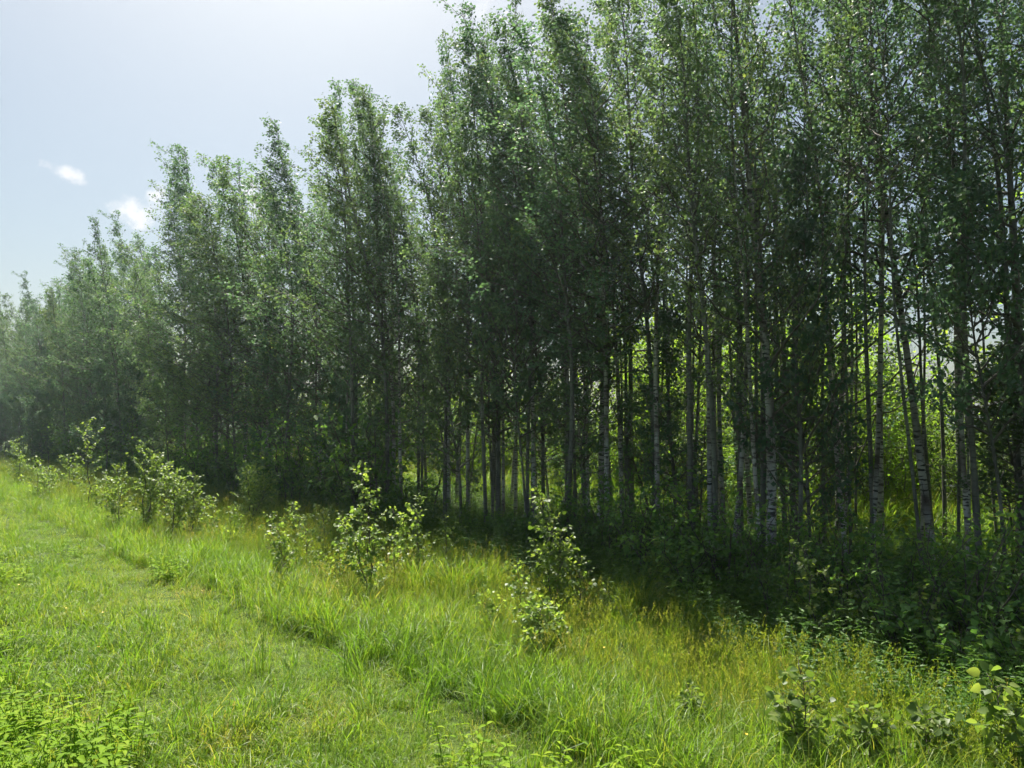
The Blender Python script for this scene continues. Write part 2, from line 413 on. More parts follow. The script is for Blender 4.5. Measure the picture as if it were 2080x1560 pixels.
EDGE = [tree_variant(10 + i, base=b, width=w, nbr=nb, per=11, wind=wi) for i, (b, w, nb, wi) in enumerate(
    [(2.2, 2.0, 66, 0.9), (3.4, 1.8, 58, 1.3), (1.8, 2.2, 68, 0.7), (3.8, 1.6, 54, 1.0), (2.3, 1.9, 64, 1.4), (3.6, 2.3, 60, 0.8), (2.0, 1.7, 62, 1.2), (3.2, 2.1, 56, 0.6), (4.2, 1.9, 54, 1.1)])]
YOUNG = [tree_variant(60 + i, H=5.0, base=b, width=w, nbr=40, per=13, wind=0.2, r0=0.035, leaf=0.07) for i, (b, w) in enumerate([(0.8, 1.25), (1.8, 1.3), (0.6, 1.4), (1.5, 1.5)])]
HIGH = [EDGE[i] for i in (1, 2, 3, 5, 4, 7, 8)]
INNER = [tree_variant(40 + i, base=b, width=w, nbr=nb, per=7, wind=0.5, r0=0.062) for i, (b, w, nb) in enumerate(
    [(4.6, 1.15, 36), (5.6, 1.05, 32), (4.0, 1.2, 38), (6.4, 1.1, 32), (5.2, 1.0, 34)])]

rnd = random.Random(7)
ENV = [(-400, 700), (0, 605), (80, 545), (165, 490), (240, 425), (290, 420), (370, 362), (430, 285), (480, 330), (545, 305), (600, 300), (650, 220), (720, 140), (800, 155), (845, 240),
       (880, 235), (905, 180), (950, 125), (1010, 65), (1080, -20), (1160, 0), (1190, 60), (1215, -10), (1300, -120), (1500, -250), (2080, -500), (2700, -700)]
def env_y(px):
    return float(np.interp(px, [e[0] for e in ENV], [e[1] for e in ENV]))
def height_for(x, y, py):
    # height whose top projects to row py above point (x, y)
    k = (780 - py) / FPX
    return CAM_Z + y * (k * math.cos(PITCH) + math.sin(PITCH)) / (math.cos(PITCH) - k * math.sin(PITCH))
TREES = []
def add_tree(x, y, H, var, bark, lean=(0, 0), col=(1, 1, 1), rot=None, fat=1.0, role='inner'):
    TREES.append(dict(x=x, y=y, H=H, var=var, bark=bark, lean=lean, col=col, rot=rot, fat=fat, role=role))
def far_enough(x, y, d):
    return all((x - q['x']) ** 2 + (y - q['y']) ** 2 > d * d for q in TREES)

# named trunks read off the photograph: foot (pixel of the 2080 frame), lean per metre of height, girth, bark
KEY = [
    ((1548, 1186), (-0.030, 0.00), 0.85, 'birch', 'left stem of the twin white birch whose feet touch in the front row'),
    ((1566, 1182), (0.002, 0.00), 1.45, 'birch', 'right and thicker stem of the twin white birch in the front row'),
    ((1445, 1140), (-0.010, 0.00), 0.75, 'birch', 'slim birch with a white foot, first left of the twin birch'),
    ((1900, 1165), (-0.075, 0.02), 1.12, 'birch', 'white birch leaning left over the dark shrubs near the right side'),
    ((1790, 1112), (0.010, 0.00), 1.20, 'birch', 'pale straight birch between the twin birch and the leaning birch'),
    ((2076, 1160), (-0.004, 0.00), 1.30, 'birch', 'thick white birch cut by the right edge of the picture'),
    ((1955, 1090), (0.004, 0.00), 1.10, 'birch', 'grey birch standing just right of the leaning birch'),
    ((1218, 1092), (0.010, 0.00), 1.05, 'birch', 'white-footed birch in the middle, right of its slimmer neighbour'),
    ((1197, 1088), (-0.012, 0.00), 0.80, 'birch', 'slimmer white birch close beside the middle birch'),
    ((1268, 1100), (-0.035, 0.00), 0.75, 'birch', 'thin birch tilting left, just right of the middle birches'),
    ((1285, 1060), (0.004, 0.00), 1.05, 'aspen', 'straight dark trunk right behind the thin tilting birch'),
    ((1152, 1050), (-0.010, 0.00), 1.00, 'birch', 'birch behind the bushy sapling in the middle of the picture'),
    ((1012, 1066), (0.006, 0.00), 0.80, 'birch', 'pale slender birch left of the picture centre, front one of a clump'),
    ((1022, 1060), (0.012, 0.00), 0.70, 'birch', 'second pale stem in the clump left of the picture centre'),
    ((1003, 1030), (-0.01, 0.00), 0.90, 'aspen', 'dark stem at the back of the clump left of the picture centre'),
    ((1047, 1048), (-0.012, 0.00), 0.75, 'birch', 'slim birch standing alone right of the pale clump'),
    ((1356, 1050), (0.000, 0.00), 0.95, 'birch', 'grey birch halfway between the middle birches and the twin birch'),
    ((912, 1050), (0.004, 0.00), 0.85, 'birch', 'slender grey birch left of the pale clump'),
    ((850, 1035), (0.010, 0.00), 1.05, 'aspen', 'grey trunk above the small sapling left of the clump'),
    ((797, 1030), (-0.010, 0.00), 1.15, 'aspen', 'thick grey trunk rising left of the slender grey birch'),
    ((704, 1030), (-0.010, 0.00), 0.75, 'birch', 'slim white trunk behind the tall sapling in the grass'),
    ((717, 1022), (0.012, 0.00), 1.05, 'aspen', 'greyer trunk touching the slim white one behind the tall sapling'),
    ((518, 990), (0.010, 0.00), 1.30, 'birch', 'rightmost of the white trunks above the left shrubs'),
    ((498, 992), (0.000, 0.00), 1.25, 'birch', 'second from right of the white trunks above the left shrubs'),
    ((457, 985), (0.004, 0.00), 1.05, 'birch', 'middle one of the white trunks above the left shrubs'),
    ((436, 984), (0.000, 0.00), 1.10, 'birch', 'second from left of the white trunks above the left shrubs'),
    ((387, 978), (-0.004, 0.00), 0.95, 'birch', 'leftmost of the white trunks above the left shrubs'),
]
for i, (pp, lean, fat, bark, lab) in enumerate(KEY):
    x, y = ground_hit(*pp)
    px, _ = project(x, y, 12)
    H = min(14.5, max(11.0, height_for(x, y, env_y(px) + 40 * rnd.random())))
    v = HIGH[i % len(HIGH)] if i % 4 else INNER[i % len(INNER)]
    add_tree(x, y, H, v, bark, lean, (1, 1, 1), None, fat, lab)
# skyline trees: crowns that make the peaks against the sky
for j, (px, py) in enumerate([(20, 590), (80, 545), (165, 490), (240, 422), (285, 418), (372, 362), (432, 276), (545, 302), (590, 340), (650, 215), (722, 134), (800, 152), (905, 178), (952, 120), (1012, 62), (1085, -15), (1150, -5), (1235, -20), (1330, -110)]):
    d = pix_dir(px, 860)
    for t in (12.3 + rnd.uniform(-0.6, 0.8),):
        kx = d.x / d.y
        y = t / (kx * NV[0] + NV[1]); x = kx * y
        if not far_enough(x, y, 0.5): x += 0.4; y += 0.4
        H = height_for(x, y, py + 4) - 0.35
        add_tree(x, y, H, (EDGE if px < 620 else HIGH)[(j * 3 + 1) % (len(EDGE) if px < 620 else len(HIGH))], 'birch' if j % 2 else 'aspen', (rnd.uniform(-0.01, 0.01), 0), (1, 1, 1), 0, 1.0, 'skyline')
# the rest of the belt, thinning out with distance
def fill(s0, s1, t0, t1, count, dmin, role, front):
    made = tries = 0
    while made < count and tries < count * 60:
        tries += 1
        s = rnd.uniform(s0, s1); t = rnd.uniform(t0, t1); x, y = st2xy(s, t)
        if y < 1 or not far_enough(x, y, dmin): continue
        px, _ = project(x, y, 11)
        H = height_for(x, y, env_y(px) + rnd.uniform(30, 80 if role == 'far' else 110))
        H = min(H, rnd.uniform(11.5, 14.6) if role == 'far' else rnd.uniform(10.5, 13.8))
        if H < 8: continue
        v = rnd.choice(EDGE if s > 24 else HIGH) if (front or rnd.random() < 0.12) else rnd.choice(INNER)
        add_tree(x, y, H, v, 'birch' if rnd.random() < 0.22 else 'aspen', (rnd.gauss(0, 0.03), rnd.gauss(0, 0.02)), (1, 1, 1), None, rnd.uniform(0.5, 1.3), role)
        made += 1
def young(n, s0, s1, t0, t1, h0, h1):
    for x, y in scatter(n, s0, s1, t0, t1, 1.1):
        add_tree(x, y, rnd.uniform(h0, h1), rnd.choice(YOUNG), 'aspen', (rnd.gauss(0, 0.03), rnd.gauss(0, 0.03)), (1, 1, 1), None, rnd.uniform(0.8, 1.2), 'young')
SPOTS = []
def scatter(n, s0, s1, t0, t1, dmin):
    res = []; tr = 0
    while len(res) < n and tr < n * 80:
        tr += 1; s = s0 + (s1 - s0) * rnd.random() ** 1.25; t = rnd.uniform(t0, t1); x, y = st2xy(s, t)
        if all((x - a) ** 2 + (y - b) ** 2 > dmin * dmin for a, b in SPOTS): SPOTS.append((x, y)); res.append((x, y))
    return res
young(7, 5, 15, 12, 17, 2.5, 5.0)
young(5, -1, 7, 13.5, 18, 3.0, 5.0)
young(8, 10, 26, 11.0, 13.4, 4.5, 7.5)
young(3, 3, 9, 11.6, 14, 5.0, 7.5)
young(28, 20, 60, 10.6, 15.5, 3.0, 6.5)
young(24, 30, 100, 10.3, 11.6, 3.5, 6.0)
young(12, 55, 95, 10.4, 12.5, 4.0, 7.0)
fill(0.0, 20, 12.0, 17.5, 50, 0.75, 'deep', False)
fill(0.0, 16, 11.8, 18.0, 44, 0.45, 'deep', False)
fill(4.5, 22, 11.3, 13.0, 12, 0.9, 'front', True)
fill(-3.0, 2.5, 10.4, 17.0, 12, 0.9, 'deep', False)
fill(14, 45, 11.4, 13.2, 26, 1.0, 'front', True)
fill(20, 45, 12.5, 17.5, 32, 1.2, 'deep', False)
fill(45, 75, 10.9, 15.5, 44, 1.3, 'far', True)
fill(75, 125, 10.9, 15.5, 36, 1.6, 'far', True)

ROLE = {'skyline': ('tall crown of the belt whose tip stands against the sky', 'skyline trees of the belt'),
        'deep': ('slender trunk standing inside the belt behind the front row', 'trees inside the belt'),
        'front': ('leafy tree in the front row of the belt', 'front row trees of the belt'),
        'young': ('young leafy tree filling in below the crowns of the belt', 'young trees of the belt'),
        'far': ('small distant tree where the belt recedes to the left', 'distant trees of the belt')}
SKY_LABELS = ['leftmost tip of the belt skyline, at the left edge', 'low rounded crown, second tip from the left edge', 'small crown tip, third from the left edge',
    'crown tip in front of the low cloud, left one of a pair', 'crown tip in front of the low cloud, right one of a pair', 'crown tip just right of the low cloud', 'tall feathery crown tip bent left, highest of the left third',
    'crown with feathery tip just right of the tall bent one', 'lower shoulder crown behind the feathery pair', 'broad crown tip left of the tall pointed pair', 'tall pointed crown, left one of the central pair', 'tall pointed crown, right one of the central pair',
    'crown just right of the sky notch in the skyline', 'second crown right of the sky notch', 'third crown right of the sky notch, below the tallest', 'tallest dense crown left of the narrow sky gap at the top', 'crown touching the top edge, left of the narrow sky gap',
    'crown touching the top edge, right of the narrow sky gap', 'crown cut by the top edge, well right of the narrow sky gap']
sk = 0
for q in TREES:
    x, y = q['x'], q['y']; z = float(zg(x, y)) - 0.03
    root = bpy.data.objects.new('birch_tree' if q['bark'] == 'birch' else 'aspen_tree', None); COL.objects.link(root)
    root.empty_display_size = 0.3
    v = q['var']; sc = q['H'] / v['H']
    rz = q['rot'] if q['rot'] is not None else rnd.uniform(-0.7, 0.7)
    lean = Vector((q['lean'][0], q['lean'][1], 1)).normalized()
    mtx = Vector((0, 0, 1)).rotation_difference(lean).to_matrix() @ Matrix.Rotation(rz, 3, 'Z')
    root.rotation_euler = mtx.to_euler(); root.location = (x, y, z)
    wpx = project(x, y, 2.0)[0]; ws = rnd.uniform(1.1, 1.42) if wpx < 700 else (rnd.uniform(0.95, 1.28) if wpx < 1300 else rnd.uniform(0.86, 1.18))
    root.scale = (ws, ws, sc)
    f = q['fat'] * 0.8 * sc / ws
    tr = link('trunk', v[q['bark']][min(range(len(GIRTH)), key=lambda k: abs(GIRTH[k] - f))], root)
    tag(link('branches', v['branches'], root), kind='stuff')
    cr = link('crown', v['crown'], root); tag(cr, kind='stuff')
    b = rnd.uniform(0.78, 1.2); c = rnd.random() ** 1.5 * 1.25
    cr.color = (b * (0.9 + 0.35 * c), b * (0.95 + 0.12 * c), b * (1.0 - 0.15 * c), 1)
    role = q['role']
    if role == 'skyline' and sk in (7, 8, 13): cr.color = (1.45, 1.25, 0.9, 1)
    if role == 'skyline':
        tag(root, SKY_LABELS[sk], 'tree', ROLE[role][1]); sk += 1
    elif role in ROLE:
        tag(root, ROLE[role][0], 'tree', ROLE[role][1])
    else:
        tag(root, role, 'tree', 'trunks of the front row')

# ------------------------------------------------------------------ shrubs
def shrub_variant(seed, H=1.3, spread=0.75, stems=9, twigs=9, per=9, leaf=0.075, mat=None, names=('stems', 'foliage'), shape='rhomb'):
    rng = np.random.default_rng(seed); bg, lg = Geo(), Geo(); PB, DB = [], []
    for i in range(stems):
        az = i * 2.4 + rng.normal(0, 0.3); h = H * rng.uniform(0.6, 1.05); o = spread * rng.uniform(0.2, 1.0)
        q = np.linspace(0, 1, 6)
        pts = np.stack([np.cos(az) * o * q ** 1.3, np.sin(az) * o * q ** 1.3, h * q], -1) + np.array([math.cos(az), math.sin(az), 0]) * 0.06
        pts[1:] += rng.normal(0, 0.03 * H, (5, 3))
        tube(bg, pts, np.linspace(0.010, 0.003, 6) * (0.6 + 0.4 * H), 4)
        for _ in range(twigs):
            qq = rng.uniform(0.12, 1.0); k = min(4, int(qq * 5)); f = qq * 5 - k
            a0 = pts[k] * (1 - f) + pts[k + 1] * f
            dd = norm(rng.normal(0, 1, 3) * [1, 1, 0.5] + [0, 0, 0.25]); tl = rng.uniform(0.12, 0.34) * (0.5 + 0.5 * H)
            tube(bg, [a0, a0 + dd * tl], [0.003, 0.0015], 3)
            m = max(3, int(per * rng.uniform(0.6, 1.3)))
            PB.append(a0 + dd * tl * rng.uniform(0.1, 1.1, (m, 1)) + rng.normal(0, 0.035 * (0.5 + 0.5 * H), (m, 3))); DB.append(np.tile(dd, (m, 1)))
    P = np.concatenate(PB); P[:, 2] = np.maximum(P[:, 2], 0.03); D = np.concatenate(DB) + rng.normal(0, 0.6, P.shape) + [0, 0, -0.15]
    L = leaf * rng.uniform(0.6, 1.3, len(P))
    N = np.array([0, 0, 1.0]) + rng.normal(0, 0.5, P.shape)
    leaves(lg, rng, P, D, L, L * rng.uniform(0.5, 0.75, len(P)), 0.1, 0.15, shape, N)
    return bg.mesh(names[0], M_TWIG), lg.mesh(names[1], mat)
UNDER = [shrub_variant(70 + i, H=h, spread=sp, stems=st, mat=M_SHRUB, leaf=lf) for i, (h, sp, st, lf) in enumerate(
    [(1.3, 0.75, 11, 0.085), (1.0, 0.8, 12, 0.095), (1.6, 0.7, 12, 0.075), (0.8, 0.65, 10, 0.10), (1.2, 0.9, 13, 0.08)])]
def put_shrub(x, y, v, sc, name, label, cat, group, col=(1, 1, 1)):
    root = bpy.data.objects.new(name, None); COL.objects.link(root)
    root.location = (x, y, float(zg(x, y)) - 0.02); root.rotation_euler = (0, 0, rnd.uniform(0, 6.28)); root.scale = (sc, sc, sc * rnd.uniform(0.9, 1.15))
    link('stems', v[0], root); f = link('foliage', v[1], root); f.color = (*col, 1); tag(f, kind='stuff')
    return tag(root, label, cat, group)
def scatter_edge(n, s0, s1, d0, d1, dmin):
    res = []; tr = 0
    while len(res) < n and tr < n * 80:
        tr += 1; s = s0 + (s1 - s0) * rnd.random() ** 1.5; te = float(tedge(s)); t = te + d0 + (11.2 - te - d0) * rnd.random(); x, y = st2xy(s, t)
        if all((x - a) ** 2 + (y - b) ** 2 > dmin * dmin for a, b in SPOTS): SPOTS.append((x, y)); res.append((x, y))
    return res
for x, y in scatter_edge(95, 0.5, 62, 1.7, 0, 0.65):
    b = rnd.uniform(0.85, 1.3)
    put_shrub(x, y, rnd.choice(UNDER), rnd.uniform(0.6, 1.25) * (1.8 if math.hypot(x, y) > 20 else 1.0), 'understory_shrub', 'dark leafy shrub in the shade at the foot of the front row', 'shrub', 'shrubs along the foot of the belt', (b, b, b))
for x, y in scatter(64, -1.0, 50, 11.2, 18.0, 0.8):
    b = rnd.uniform(0.9, 1.3)
    put_shrub(x, y, rnd.choice(UNDER), rnd.uniform(0.4, 0.75), 'undergrowth_bush', 'low bush growing among the trunks inside the belt', 'shrub', 'bushes among the trunks', (b * 1.1, b, b * 0.9))
# dead and leaning stems inside the belt
for i, (px, py, H, lx, ly, lab) in enumerate([(1690, 1108, 3.4, 0.42, 0.1, 'bare dead stem leaning right among the trunks right of twin birch'), (1330, 1078, 4.2, -0.32, 0.15, 'bare dead stem leaning left, right of the middle birches'),
        (1940, 1100, 2.8, 0.5, 0.1, 'short bare stem leaning right, right of the leaning birch'), (880, 1040, 4.0, 0.25, 0.2, 'bare dead stem leaning right, left of the slender grey birch'), (1420, 1085, 3.0, 0.10, 0.1, 'broken bare snag left of the twin birch')]):
    x, y = ground_hit(px, py); rng = np.random.default_rng(600 + i); gd = Geo(); q = np.linspace(0, 1, 8)
    pts = np.stack([lx * H * q ** 1.2, ly * H * q, H * q], -1) + rng.normal(0, 0.03, (8, 3)) * q[:, None]
    tube(gd, pts, np.linspace(0.032, 0.010, 8), 6)
    for k in range(7):
        a0 = pts[rng.integers(2, 8)]; dd = norm(rng.normal(0, 1, 3) + [0, 0, 0.3]) * rng.uniform(0.2, 0.8)
        tube(gd, [a0, a0 + dd * 0.5, a0 + dd + [0, 0, 0.05]], [0.008, 0.005, 0.002], 4)
    o = link('dead_stem', gd.mesh('dead_stem', M_TWIG, True)); o.location = (x, y, float(zg(x, y)) - 0.05); tag(o, lab, 'dead stem', 'dead stems in the belt')
# sunlit thicket beyond the belt
THICK = [shrub_variant(90 + i, H=h, spread=sp, stems=15, twigs=20, per=10, leaf=0.12, mat=M_FAR) for i, (h, sp) in enumerate([(4.2, 1.9), (3.2, 2.0), (5.2, 1.7)])]
for x, y in scatter(80, -5, 60, 20, 36, 1.6):
    b = rnd.uniform(0.85, 1.25)
    put_shrub(x, y, rnd.choice(THICK), rnd.uniform(0.85, 1.55) * (1.3 if x > 6 else 1.0), 'sunlit_bush', 'bright sunlit bush seen between the trunks, beyond the belt', 'bush', 'bushes in the clearing beyond the belt', (b * 1.1, b, b))

for x, y in scatter(66, -6, 38, 18.3, 23.5, 0.9):
    b = rnd.uniform(0.8, 1.2)
    put_shrub(x, y, rnd.choice(THICK), rnd.uniform(0.4, 0.95), 'sunlit_shrub', 'sunlit leafy shrub at the back edge of the belt', 'shrub', 'shrubs behind the belt', (b * 1.05, b, b))

# ------------------------------------------------------------------ saplings in the grass
LEAF = []
for i in range(7):                                   # single broad leaves, one object each on the nearest saplings
    gl = Geo(); rl = np.random.default_rng(900 + i)
    leaves(gl, rl, np.zeros((1, 3)), np.array([[1.0, 0, 0]]), 1.0, rl.uniform(0.8, 1.0), rl.uniform(0.04, 0.16), rl.uniform(0.05, 0.28), 'round', np.array([[0, rl.normal(0, 0.15), 1.0]]), a=np.array([rl.random()]))
    LEAF.append(gl.mesh('leaf', M_SAP))
def sapling(px, py, topy, spread, label, seed, nbr=14, leaf=0.06, lean=0.0, stems=1, dens=1.0, col=(1, 1, 1), single=False):
    x, y = ground_hit(px, py)
    H = height_for(x, y, topy) - float(zg(x, y))
    rng = np.random.default_rng(seed)
    root = bpy.data.objects.new('aspen_sapling', None); COL.objects.link(root); root.location = (x, y, float(zg(x, y)) - 0.02)
    sg, lg = Geo(), Geo(); PB, DB = [], []
    leaf *= 0.88; sp = 1.25 * spread / FPX * y                            # crown radius in metres
    for si in range(stems):
        h = H if si == 0 else H * rng.uniform(0.6, 0.92)
        az = rng.random() * 6.28; o = 0 if si == 0 else sp * rng.uniform(0.3, 0.8)
        q = np.linspace(0, 1, 9)
        wob = rng.normal(0, 0.012 * H, (9, 3)); wob[0] = 0
        ax_ = np.stack([lean * h * q ** 1.5 - 0.06 * h * q ** 3 + math.cos(az) * o * q, math.sin(az) * o * q, h * q], -1) + wob
        tube(sg, ax_, np.linspace(0.004 + 0.0055 * h, 0.002, 9), 6)
        for i in range(nbr):
            uu = 0.10 + 0.88 * (i + rng.random()) / nbr
            kk = min(7, int(uu * 8)); f = uu * 8 - kk; p0 = ax_[kk] * (1 - f) + ax_[kk + 1] * f
            ba = i * 2.4 + rng.normal(0, 0.5)
            L = sp * (0.35 + 0.75 * math.sin(math.pi * min(1, uu * 0.85 + 0.12))) * rng.uniform(0.5, 1.1) / (1 if stems == 1 else 1.4)
            el = math.radians(rng.uniform(20, 55))
            qb = np.linspace(0, 1, 5)
            bp_ = p0 + np.stack([np.cos(ba) * math.cos(el) * qb * L, np.sin(ba) * math.cos(el) * qb * L, math.sin(el) * qb * L], -1) + rng.normal(0, 0.02 * L, (5, 3)) * qb[:, None]
            tube(sg, bp_, np.linspace(0.0035, 0.0013, 5), 4)
            m = max(4, int(L / (0.36 * leaf) * dens))
            w = np.sort(rng.uniform(0.15, 1.03, m)); kb = np.minimum(3, (w * 4).astype(int)); fb = (w * 4 - kb)[:, None]
            Pp = bp_[kb] * (1 - fb) + bp_[kb + 1] * fb
            al = (np.arange(m) % 2 * 2 - 1)[:, None]
            bd = norm(bp_[-1] - bp_[0]); sd = norm(np.cross(bd, [0, 0, 1.0]))
            Dd = bd * 0.5 + sd * al * 0.8 + rng.normal(0, 0.4, (m, 3))
            pet = norm(Dd) * leaf * 0.5
            PB.append(Pp + pet); DB.append(Dd + [0, 0, -0.25])
        m = max(5, int(h * 12 * dens)); w = rng.uniform(0.12, 1.0, m); kk = np.minimum(7, (w * 8).astype(int)); f = (w * 8 - kk)[:, None]
        Dd = rng.normal(0, 1, (m, 3)) * [1, 1, 0.4] + [0, 0, 0.1]
        PB.append(ax_[kk] * (1 - f) + ax_[kk + 1] * f + norm(Dd) * leaf * 0.5); DB.append(Dd)
    P = np.concatenate(PB); D = np.concatenate(DB)
    L = leaf * rng.uniform(0.65, 1.25, len(P))
    # outward-facing and drooping blades, many close to vertical like aspen
    N = rng.normal(0, 1, P.shape) * 0.7 + np.array([0, -0.3, 0.8])
    link('stem', sg.mesh('stem', M_TWIG), root)
    tag(root, label, 'sapling', 'saplings in the grass')
    if single:
        pick = rng.permutation(len(P))[:295]; Dn = norm(D); Sd = norm(np.cross(N, Dn)); Nn = np.cross(Dn, Sd)
        for i in pick:
            o = link('leaf', LEAF[int(rng.integers(7))], root); o.color = (*col, 1)
            M3 = Matrix((Dn[i], Sd[i], Nn[i])).transposed(); o.rotation_euler = M3.to_euler(); o.location = P[i]; o.scale = (L[i],) * 3
        return
    leaves(lg, rng, P, D, L, L * rng.uniform(0.8, 1.0, len(P)), 0.10, 0.18, 'round', N)
    f = link('foliage', lg.mesh('foliage', M_SAP), root); f.color = (*col, 1); tag(f, kind='stuff')
SAPS = [
    (40, 990, 888, 28, 'small sapling nearest the left edge, far down the verge', 20, 0.07, -0.05, 2),
    (100, 1010, 945, 30, 'short sapling between the left edge and the tall thin one', 16, 0.07, 0, 2),
    (180, 1035, 848, 34, 'tall thin sapling standing above the left bushes', 22, 0.07, -0.02, 1),
    (242, 1085, 935, 36, 'leftmost stem of the bushy sapling clump on the left', 22, 0.065, 0.02, 2),
    (292, 1085, 895, 46, 'tallest sapling of the bushy clump on the left', 26, 0.065, 0.0, 3),
    (350, 1090, 945, 46, 'rounded sapling in the middle of the left clump', 24, 0.065, 0.03, 3),
    (392, 1095, 985, 36, 'right end sapling of the bushy clump on the left', 22, 0.065, 0.03, 2),
    (505, 1065, 942, 50, 'dense round sapling in front of the dark shrubs at left', 26, 0.07, 0.02, 3),
    (572, 1195, 1065, 42, 'sapling with dark lower leaves left of the tall one', 20, 0.06, -0.04, 2),
    (650, 1195, 1120, 22, 'small thin sapling just left of the tall one', 12, 0.055, 0, 1),
    (752, 1222, 940, 58, 'tallest sapling in the grass, left of the picture centre', 28, 0.07, -0.02, 2),
    (850, 1175, 1005, 48, 'sapling just right of the tallest one, branches spread wide', 20, 0.065, -0.01, 2),
    (1118, 1262, 1000, 66, 'tall bushy sapling in the middle, in front of the birches', 34, 0.07, -0.03, 2),
    (1105, 1345, 1215, 62, 'low spreading sapling in the tall grass at the middle', 24, 0.058, -0.04, 4),
    (1240, 1265, 1185, 28, 'tiny pale sapling right of the middle bushy one', 10, 0.05, 0, 1),
    (1352, 1225, 1090, 42, 'open sapling at the shade edge right of the middle', 16, 0.065, -0.01, 1),
    (1655, 1345, 1105, 50, 'tall sapling in deep shade below the twin birch', 18, 0.06, -0.02, 1),
    (1720, 1335, 1165, 40, 'sapling with glowing leaves in the shade, left one', 14, 0.06, -0.02, 1),
    (1790, 1345, 1190, 34, 'sapling with glowing leaves in the shade, middle one', 12, 0.062, 0, 1),
    (1880, 1365, 1195, 42, 'sapling with glowing leaves in the shade, right one', 14, 0.065, 0, 1),
    (1975, 1360, 1240, 40, 'leafy sapling in the shade before the leaning birch', 14, 0.06, 0, 2),
    (2075, 1420, 1285, 44, 'sapling with a pale spray of leaves at the right edge', 14, 0.065, -0.05, 1),
    (598, 1110, 1020, 40, 'low sapling behind the dark-leaved one, before the shrubs', 16, 0.06, 0, 2),
    (660, 1130, 1035, 34, 'thin sapling left of the tallest, close to the dark shrubs', 14, 0.06, 0, 1),
    (690, 1205, 1100, 30, 'small leafy sapling touching the left side of the tallest', 14, 0.055, 0, 2),
    (990, 1290, 1195, 40, 'small pale sapling left of the low spreading one', 12, 0.055, -0.05, 2),
    (215, 1050, 960, 34, 'low sapling at the back of the bushy clump on the left', 16, 0.065, 0, 2),
    (75, 1020, 935, 34, 'rounded sapling among the far ones near the left edge', 16, 0.07, 0, 2),
    (140, 1000, 925, 32, 'faint sapling behind the tall thin one', 14, 0.07, 0, 2),
    (332, 1070, 930, 24, 'thin upright sapling at the back of the left clump', 18, 0.06, 0.02, 1),
    (432, 1100, 1005, 26, 'thin sapling just right of the left clump', 14, 0.06, 0.02, 1),
    (470, 1120, 1035, 24, 'short thin sapling below the dense round one', 12, 0.058, -0.02, 1),
    (548, 1135, 1040, 26, 'thin sapling right of the dense round one', 14, 0.058, 0.03, 1),
    (622, 1160, 1065, 24, 'short thin sapling in the gap left of the tallest', 12, 0.058, 0, 1),
    (708, 1170, 1050, 26, 'thin sapling rising behind the tallest one', 14, 0.06, -0.02, 1),
    (800, 1205, 1075, 28, 'thin sapling between the tallest and the wide-branched one', 14, 0.058, 0.02, 1),
    (905, 1165, 1045, 26, 'thin sapling right of the wide-branched one, over the tussocks', 14, 0.06, 0.03, 1),
    (1060, 1285, 1140, 34, 'small sapling at the left foot of the tall bushy one', 14, 0.058, -0.03, 1),
    (1178, 1280, 1120, 32, 'thin sapling right of the tall bushy one in the middle', 14, 0.06, 0.03, 1),
    (1405, 1500, 1395, 46, 'low dark sapling in the grass left of the near sapling', 12, 0.05, 0, 2),
    (1640, 1590, 1352, 78, 'near sapling with big pale leaves at the bottom right', 24, 0.075, 0.02, 2),
    (1765, 1600, 1430, 75, 'spreading near sapling right of the big-leaved one', 20, 0.07, 0.05, 3),
    (1880, 1590, 1440, 70, 'near sapling with an arching twig at the bottom right', 16, 0.075, 0.06, 2),
    (2040, 1610, 1372, 55, 'upright near sapling in the bottom right corner', 20, 0.09, -0.02, 2),
]
for i, (px, py, ty, sp, lab, nb, lf, ln_, st_) in enumerate(SAPS):
    b = rnd.uniform(0.9, 1.2) if py < 1580 else rnd.uniform(0.82, 0.98);     sapling(px, py, ty, sp, lab, 200 + i, nb, lf, ln_, st_, 1.0, (b, b, b), lab.count('near sapling') > 0 and py > 1580)

# ------------------------------------------------------------------ grass and herbs (geometry-node instances of small tufts)
SRC = {}
def source(coll, k, me):
    if coll not in SRC: SRC[coll] = bpy.data.collections.new(coll)
    o = bpy.data.objects.new('%s_%02d' % (coll, k), me); SRC[coll].objects.link(o)
def grass_tuft(seed, n, hmin, hmax, w, rad, bmin, bmax, heads=0, a0=0.0, a1=1.0):
    rng = np.random.default_rng(seed); g = Geo()
    r = rad * np.sqrt(rng.random(n)); th = rng.random(n) * 6.283
    P = np.stack([r * np.cos(th), r * np.sin(th), np.full(n, -0.02)], 1)
    Hh = rng.uniform(hmin, hmax, n)
    blades(g, rng, P, Hh, w * rng.uniform(0.7, 1.3, n), rng.random(n) * 6.283, rng.uniform(bmin, bmax, n), a0 + (a1 - a0) * rng.random(n))
    for i in range(heads):                             # thin culm with a feathery seed head
        az = rng.random() * 6.283; h = hmax * rng.uniform(0.95, 1.35); o = h * rng.uniform(0.1, 0.32)
        q = np.linspace(0, 1, 5); pts = np.stack([np.cos(az) * o * q ** 2, np.sin(az) * o * q ** 2, h * q - 0.06 * h * q ** 4], -1)
        tube(g, pts, np.linspace(0.0016, 0.001, 5), 3, 0.75)
        m = 16; w_ = rng.uniform(0.76, 1.0, m)[:, None]; k = np.minimum(3, (w_[:, 0] * 4).astype(int)); f = w_ * 4 - k[:, None]
        Pp = pts[k] * (1 - f) + pts[k + 1] * f
        leaves(g, rng, Pp, rng.normal(0, 0.45, (m, 3)) + [0, 0, 1], 0.028, 0.006, a=np.full(m, 0.85))
    return g.mesh('grass_tuft', M_GRASS)
